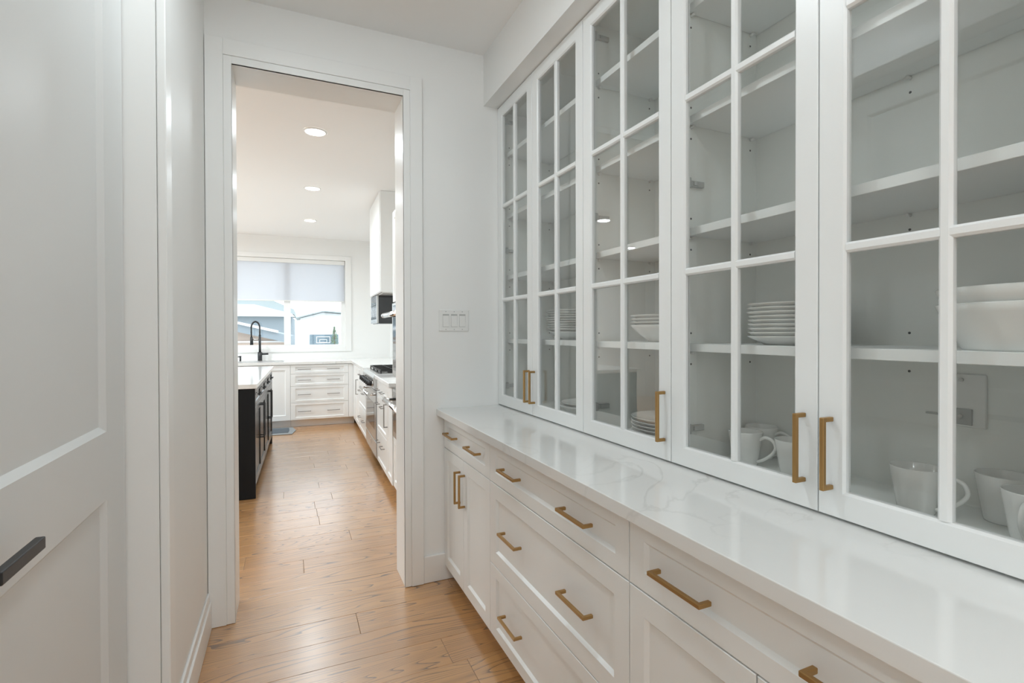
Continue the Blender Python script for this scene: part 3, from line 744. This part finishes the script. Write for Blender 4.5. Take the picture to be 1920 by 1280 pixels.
arc = [(fx, fy, 1.28), (fx, fy, 1.34)] + [(fx-0.054+0.054*math.cos(t), fy-0.03*(1-math.cos(t))/2, 1.40+0.092*math.sin(t)) for t in [math.pi*i/16 for i in range(17)]] + [(fx-0.108, fy-0.03, 1.34), (fx-0.106, fy-0.03, 1.26)]
tube(bm, arc, 0.010, 10)
obj('hose', bm, M['black'], fc)
bm = bmesh.new()
for i in range(1, len(arc)-1):
    p = Vector(arc[i]); d = (Vector(arc[i+1])-Vector(arc[i-1])).normalized(); cyl(bm, p-d*0.004, p+d*0.004, 0.0135, 10)
obj('spring', bm, M['black'], fc)
bm = bmesh.new(); cyl(bm, (fx-0.106, fy-0.03, 1.27), (fx-0.104, fy-0.03, 1.155), 0.018, 14, 0.023); obj('spray_head', bm, M['black'], fc)
bm = bmesh.new(); cyl(bm, (fx, fy, 1.235), (fx-0.09, fy-0.025, 1.235), 0.006, 8); obj('support_arm', bm, M['steel'], fc)
bm = bmesh.new(); cyl(bm, (fx+0.02, fy, 1.02), (fx+0.11, fy, 1.022), 0.014, 12); obj('lever', bm, M['black'], fc)
sp = thing('soap_dispenser', 'small black soap pump beside the faucet at the window', 'soap pump', (-0.75, 8.2, 0.92), kitchen=True)
bm = bmesh.new(); cyl(bm, (-0.75, 8.2, 0.9203), (-0.75, 8.2, 0.985), 0.012, 12); obj('stem', bm, M['black'], sp)
bm = bmesh.new(); cyl(bm, (-0.745, 8.2, 0.99), (-0.78, 8.18, 0.985), 0.008, 10); cyl(bm, (-0.75, 8.2, 0.984), (-0.75, 8.2, 0.998), 0.014, 12); obj('spout', bm, M['black'], sp)

# kitchen window
wn = thing('window_1', 'wide white kitchen window with a centre mullion', None, (-0.08, 8.33, 1.1), kitchen=True, kind='structure')
def wf(nm, *a): return obj(nm, bx(*a, bev=0.002), M['trim'], wn)
for a in ((-0.86, 0.70, 1.09, 1.145), (-0.86, 0.70, 2.41, 2.45)): wf('frame', a[0], a[1], 8.39, 8.45, a[2], a[3])
for a in ((-0.86, -0.81), (0.642, 0.70)): wf('frame', a[0], a[1], 8.39, 8.45, 1.145, 2.41)
wf('mullion', -0.181, -0.088, 8.385, 8.45, 1.145, 2.41)
for a in ((-0.81, -0.181), (-0.088, 0.642)): obj('glass_pane', bx(a[0], a[1], 8.414, 8.418, 1.145, 2.41), M['winglass'], wn)
for a in ((-0.95, -0.86), (0.70, 0.79)): wf('casing_side', a[0], a[1], 8.312, 8.3299, 1.04, 2.52)
wf('casing_head', -0.86, 0.70, 8.312, 8.3299, 2.45, 2.52)
wf('casing_bottom', -0.86, 0.70, 8.312, 8.3299, 1.04, 1.088)
wf('sill', -0.86, 0.70, 8.325, 8.39, 1.088, 1.100)
for a in ((-0.86, -0.8595, 1.10, 2.45), (0.6995, 0.70, 1.10, 2.45)): obj('reveal', bx(a[0], a[1], 8.331, 8.39, a[2], a[3]), M['trim'], wn)
rb = thing('roller_blind', 'white translucent roller blind half lowered over the kitchen window', 'blind', (-0.08, 8.36, 2.44), kitchen=True)
obj('fabric', bx(-0.845, 0.682, 8.352, 8.3532, 1.822, 2.40), M['shade'], rb)
obj('cassette', bx(-0.856, 0.695, 8.334, 8.384, 2.385, 2.448, bev=0.006, seg=2), M['plastic'], rb)
obj('hem_bar', bx(-0.845, 0.682, 8.346, 8.360, 1.806, 1.823, bev=0.003), M['plastic'], rb)

# unseen windows added to light the pantry from behind and the kitchen from its left
w2 = thing('fill_window_hall', 'large unseen window added behind the pantry as frontal fill light', None, (0.15, -4.35, 0.5), kind='structure')
for a in ((-1.6, 1.9, 0.5, 0.56), (-1.6, 1.9, 2.39, 2.45), (-1.6, -1.54, 0.56, 2.39), (1.84, 1.9, 0.56, 2.39), (0.12, 0.18, 0.56, 2.39)): obj('frame', bx(a[0], a[1], -4.38, -4.32, a[2], a[3]), M['trim'], w2)
for a in ((-1.54, 0.12), (0.18, 1.84)): obj('glass_pane', bx(a[0], a[1], -4.352, -4.348, 0.56, 2.39), M['winglass'], w2)
w3 = thing('fill_window_kitchen', 'large unseen window added on the left to light the kitchen', None, (-4.65, 5.4, 0.1), kind='structure')
for a in ((3.4, 7.4, 0.1, 0.17), (3.4, 7.4, 2.33, 2.4), (3.4, 3.47, 0.17, 2.33), (7.33, 7.4, 0.17, 2.33), (5.36, 5.44, 0.17, 2.33)): obj('frame', bx(-4.68, -4.62, a[0], a[1], a[2], a[3]), M['trim'], w3)
for a in ((3.47, 5.36), (5.44, 7.33)): obj('glass_pane', bx(-4.652, -4.648, a[0], a[1], 0.17, 2.33), M['winglass'], w3)

# island
IX = -0.25; IY0, IY1 = 4.515, 6.76
isl = thing('kitchen_island', 'black painted kitchen island with bar pulls and open feet', 'kitchen island', (-0.8, 5.6, 0), kitchen=True)
obj('body', bx(-1.34, IX-0.028, IY0+0.02, IY1-0.06, 0.10, 0.884), M['island'], isl)
obj('end_panel', bx(-1.36, IX-0.008, IY0, IY0+0.02, 0.001, 0.884, bev=0.001), M['islandend'], isl)
obj('toe_kick', bx(-1.30, IX-0.10, IY0+0.03, IY1-0.10, 0.001, 0.10), M['island'], isl)
obj('foot', bx(IX-0.075, IX-0.008, IY1-0.08, IY1-0.02, 0.001, 0.884, bev=0.002), M['island'], isl)
n = 4; wd = (IY1-0.08-IY0-0.02)/n
for i in range(n):
    a = IY0+0.02+i*wd
    kfront(isl, 'drawer', '+x', IX-0.028, a, a+wd, 0.735, 0.878, 0.035, 0.05, M['island'], [(PULL_I, (IX-0.008, a+wd/2, 0.815))])
    kfront(isl, 'door', '+x', IX-0.028, a, a+wd, 0.10, 0.735, 0.06, 0.05, M['island'], [(PULL_IV, (IX-0.008, a+(wd-0.05 if i % 2 == 0 else 0.05), 0.545))])
tag(obj('countertop', bx(-1.42, IX+0.006, IY0-0.012, IY1+0.09, 0.884, 0.920, bev=0.002), M['quartz'], kitchen=True, loc=(-0.83, 5.65, 0.884)), 'white quartz slab on the black kitchen island', 'countertop')

# range
RY0, RY1 = 5.06, 5.975
rg = thing('range', 'stainless steel gas range with black knobs between white cabinets', 'range', (1.05, (RY0+RY1)/2, 0), kitchen=True)
obj('body', bx(0.790, 1.38, RY0, RY1, 0.085, 0.90), M['steel'], rg)
bm = bmesh.new()
pp = [(0.79, 0.765), (0.735, 0.775), (0.725, 0.885), (0.742, 0.925), (1.38, 0.925), (1.38, 0.90), (0.79, 0.895)]
A = [bm.verts.new((x, RY0-0.002, z)) for x, z in pp]; B = [bm.verts.new((x, RY1+0.002, z)) for x, z in pp]
for i in range(len(pp)): bm.faces.new((A[i], A[(i+1) % len(pp)], B[(i+1) % len(pp)], B[i]))
bm.faces.new(A[::-1]); bm.faces.new(B)
obj('control_panel', bm, M['steel'], rg)
od = obj('oven_door', bx(0.752, 0.789, RY0+0.006, RY1-0.006, 0.255, 0.755, bev=0.003), M['steel'], rg)
obj('oven_window', bx(0.7505, 0.7525, RY0+0.14, RY1-0.14, 0.36, 0.62), M['darkglass'], od)
bm = bmesh.new(); cyl(bm, (0.69, RY0+0.06, 0.715), (0.69, RY1-0.06, 0.715), 0.016, 16)
for y in (RY0+0.09, RY1-0.09): cyl(bm, (0.69, y, 0.715), (0.755, y, 0.715), 0.011, 12)
obj('handle', bm, M['chrome'], od)
lw = obj('lower_drawer', bx(0.754, 0.789, RY0+0.006, RY1-0.006, 0.095, 0.245, bev=0.003), M['steel'], rg)
obj('badge', bx(0.751, 0.7545, (RY0+RY1)/2-0.02, (RY0+RY1)/2+0.02, 0.155, 0.205, bev=0.001), M['chrome'], lw)
for i in range(6):
    y = RY0+0.10+i*(RY1-RY0-0.20)/5; bm = bmesh.new()
    cyl(bm, (0.732, y, 0.825), (0.724, y, 0.826), 0.034, 20); o = obj('knob_ring', bm, M['chrome'], rg)
    bm = bmesh.new(); cyl(bm, (0.724, y, 0.826), (0.682, y, 0.829), 0.027, 20, 0.024); box(bm, 0.676, 0.684, y-0.005, y+0.005, 0.806, 0.852); obj('knob', bm, M['black'], o)
for q in range(3):
    y0 = RY0+0.03+q*(RY1-RY0-0.06)/3; y1 = y0+(RY1-RY0-0.06)/3-0.012; bm = bmesh.new()
    for y in (y0, (y0+y1)/2-0.006, y1-0.012): box(bm, 0.80, 1.33, y, y+0.012, 0.944, 0.958)
    for x in (0.80, 0.93, 1.06, 1.19, 1.318): box(bm, x, x+0.012, y0, y1, 0.944, 0.958)
    for x in (0.80, 1.318):
        for y in (y0, y1-0.012): box(bm, x, x+0.012, y, y+0.012, 0.9255, 0.944)
    obj('grate', bm, M['iron'], rg)
    for x in (0.93, 1.20):
        bm = bmesh.new(); cyl(bm, (x, (y0+y1)/2, 0.9255), (x, (y0+y1)/2, 0.940), 0.045, 20, 0.04); obj('burner', bm, M['iron'], rg)
for x in (0.83, 1.32):
    for y in (RY0+0.04, RY1-0.05):
        bm = bmesh.new(); cyl(bm, (x, y, 0.001), (x, y, 0.086), 0.022, 14); obj('leg', bm, M['steel'], rg)

# hood box and the appliance below it
hd = thing('range_hood', 'tall white boxed hood reaching the ceiling above the range', 'range hood', (1.1, 5.7, 1.74), kitchen=True)
obj('box', bx(0.833, 1.384, 5.285, 6.165, 1.742, ZK-0.001, bev=0.002), M['cabinet'], hd)
obj('underside_panel', bx(0.86, 1.37, 5.31, 6.14, 1.735, 1.7418), M['plastic'], hd)
obj('front_panel', bx(0.826, 0.8332, 5.30, 6.14, 1.75, ZK-0.01, bev=0.001), M['cabinet'], hd)
mw = thing('microwave', 'black-sided steel microwave hanging below the white hood box', 'microwave', (1.1, 5.9, 1.43), kitchen=True)
MY0, MY1 = 5.64, 6.15
obj('body', bx(0.86, 1.384, MY0, MY1, 1.425, 1.7345), M['darkglass'], mw)
obj('door_frame', bx(0.836, 0.8595, MY0+0.004, MY1, 1.432, 1.7345, bev=0.002), M['steel'], mw)
for i in range(4):
    y = MY0+0.06+i*0.11; obj('window_strip', bx(0.8335, 0.8365, y, y+0.055, 1.475, 1.7335), M['darkglass'], mw)
obj('door_rail', bx(0.8325, 0.8345, MY0+0.05, MY1-0.03, 1.625, 1.632), M['black'], mw)
# oven tower nearest the doorway
tw = thing('oven_tower', 'white tall oven cabinet behind the right jamb, chrome tube handles', 'oven', (1.08, 3.7, 0), kitchen=True)
TY0, TY1 = 3.30, 4.118
obj('body', bx(0.79, 1.384, TY0, TY1, 0.09, 2.30), M['cabinet'], tw)
obj('toe_kick', bx(0.86, 0.875, TY0, TY1, 0.001, 0.09), M['cabinet'], tw)
for z0, z1, hz in ((0.50, 0.88, 0.80), (0.98, 1.56, 1.462)):
    d = obj('oven_door', bx(0.762, 0.7895, TY0+0.01, TY1-0.012, z0, z1, bev=0.002), M['steel'], tw)
    obj('oven_window', bx(0.7605, 0.7625, TY0+0.06, TY1-0.055, z0+0.05, z1-0.02), M['darkglass'], d)
    bm = bmesh.new(); cyl(bm, (0.692, TY0+0.05, hz), (0.692, TY1-0.028, hz), 0.019, 18); cyl(bm, (0.692, TY1-0.06, hz), (0.692, TY1-0.052, hz), 0.0205, 18)
    for y in (TY0+0.09, TY1-0.055): cyl(bm, (0.692, y, hz), (0.764, y, hz), 0.012, 12)
    obj('handle', bm, M['chrome'], d)
for z0, z1 in ((0.095, 0.495), (1.57, 2.29)): kfront(tw, 'door', '-x', 0.7895, TY0, TY1, z0, z1, 0.055, 0.055, M['cabinet'])

# floor mat
bm = bmesh.new()
pts = [(-1.05, 7.22), (-0.05, 7.19), (-0.01, 7.45), (-0.055, 7.70), (-1.05, 7.74)]
rgm = thing('floor_mat', 'dark grey floor mat with lighter border before the sink', 'mat', (-0.5, 7.45, 0), kitchen=True)
def slab(pts, z0, z1):
    bm = bmesh.new(); a = [bm.verts.new((x, y, z0)) for x, y in pts]; b = [bm.verts.new((x, y, z1)) for x, y in pts]
    for i in range(len(pts)): bm.faces.new((a[i], a[(i+1) % len(pts)], b[(i+1) % len(pts)], b[i]))
    bm.faces.new(b); bm.faces.new(a[::-1]); return bm
obj('border', slab(pts, 0.0005, 0.009), M['matedge'], rgm)
obj('pile', slab([(-1.03, 7.31), (-0.10, 7.285), (-0.09, 7.45), (-0.10, 7.64), (-1.03, 7.67)], 0.009, 0.012), M['mat'], rgm)

# ------------------------------------------------------------------ outdoors seen through the window
GZ = -1.6
struct('ground', bx(-60, 60, 9.5, 140, GZ-0.2, GZ), M['ground'])
sh = thing('shed', 'tan low outbuilding with grey sloped roof and white gutter', 'shed', (-1.0, 14.5, GZ), kitchen=True)
def prism(pts, y0, y1):
    bm = bmesh.new(); a = [bm.verts.new((x, y0, z)) for x, z in pts]; b = [bm.verts.new((x, y1, z)) for x, z in pts]
    for i in range(len(pts)): bm.faces.new((a[i], a[(i+1) % len(pts)], b[(i+1) % len(pts)], b[i]))
    bm.faces.new(a); bm.faces.new(b[::-1]); return bm
obj('wall', prism([(-3.4, GZ), (-0.30, GZ), (-0.30, 1.15), (-3.4, 1.92)], 14.0, 17.0), M['tan'], sh)
obj('roof', prism([(-3.5, 2.06), (-3.5, 1.87), (-0.20, 1.06), (-0.20, 1.25)], 13.7, 17.2), M['greysiding'], sh)
obj('gutter', prism([(-3.5, 2.12), (-3.5, 2.06), (-0.50, 1.325), (-0.50, 1.385)], 13.62, 13.72), M['stucco'], sh)
obj('rail', bx(-3.4, -0.32, 13.95, 13.99, 1.09, 1.13), M['stucco'], sh)
hs = thing('neighbour_house', 'grey sided house with a white gable fascia beyond the outbuilding', 'house', (-2.5, 31, GZ), kitchen=True)
obj('wall', bx(-9.0, -0.55, 30, 38, GZ, 2.22), M['greysiding'], hs)
obj('fascia', prism([(-9.3, 2.22), (-0.40, 2.20), (-0.55, 2.36), (-2.35, 2.82), (-9.3, 2.84)], 29.6, 30.0), M['stucco'], hs)
obj('roof', prism([(-9.3, 2.84), (-2.35, 2.82), (-0.45, 2.33), (-0.45, 2.60), (-2.9, 3.7), (-9.3, 4.6)], 29.9, 38.2), M['roof'], hs)
wh = thing('neighbour_house', 'bright white stucco house with blue-grey garage door and low gable', 'house', (1.5, 44, GZ), kitchen=True)
obj('wall', prism([(-0.25, GZ), (6.5, GZ), (6.5, 2.6), (1.45, 2.98), (-0.25, 2.5)], 44, 52), M['stucco'], wh)
obj('roof', prism([(-0.6, 2.46), (1.45, 3.02), (7.0, 2.6), (7.0, 2.68), (1.45, 3.12), (-0.6, 2.56)], 43.6, 52), M['roof'], wh)
obj('garage_door', bx(0.44, 2.62, 43.9, 43.99, GZ, 1.18), M['garage'], wh)
bh = thing('basketball_hoop', 'white basketball backboard on a post before the garage door', 'basketball hoop', (1.36, 41, GZ), kitchen=True)
bm = bmesh.new(); cyl(bm, (1.36, 41.3, GZ), (1.36, 41.3, 0.9), 0.06, 10); obj('post', bm, M['greysiding'], bh)
obj('backboard', bx(0.87, 1.87, 41.0, 41.04, 0.54, 1.04), M['garage'], bh)
bm = bmesh.new()
for a in ((0.87, 1.87, 0.54, 0.59), (0.87, 1.87, 0.99, 1.04), (0.87, 0.92, 0.59, 0.99), (1.82, 1.87, 0.59, 0.99), (1.10, 1.64, 0.79, 0.83), (1.10, 1.14, 0.56, 0.79), (1.60, 1.64, 0.56, 0.79)): box(bm, a[0], a[1], 40.97, 41.0, a[2], a[3])
obj('board_marking', bm, M['stucco'], bh)
bm = bmesh.new(); tube(bm, [(1.36+0.20*math.cos(t), 40.75+0.20*math.sin(t), 0.60) for t in [2*math.pi*i/20 for i in range(21)]], 0.015, 6); obj('rim', bm, M['stucco'], bh)
tre = thing('young_tree', 'small leafy tree beside the basketball backboard outside', 'tree', (2.05, 38.5, GZ), kitchen=True)
bm = bmesh.new(); tube(bm, [(2.05, 38.5, GZ), (2.07, 38.5, 0), (2.05, 38.5, 1.6)], 0.035, 6); obj('trunk', bm, M['bark'], tre)
bm = bmesh.new()
for i in range(420):
    z = random.uniform(0.0, 1.75); r = 0.36*(1-max(0, z-0.3)/1.6); a = random.uniform(0, 6.283); q = r*math.sqrt(random.random())
    c = Vector((2.05+q*math.cos(a), 38.5+q*math.sin(a), z)); d = Vector((random.uniform(-1, 1), random.uniform(-1, 1), random.uniform(-1, 1))).normalized(); e = d.orthogonal().normalized()
    s = random.uniform(0.04, 0.075); bm.faces.new([bm.verts.new(c+x) for x in (d*s, e*s*0.5, -d*s, -e*s*0.5)])
obj('leaves', bm, M['leaf'], tre, kind='stuff', recalc=False)
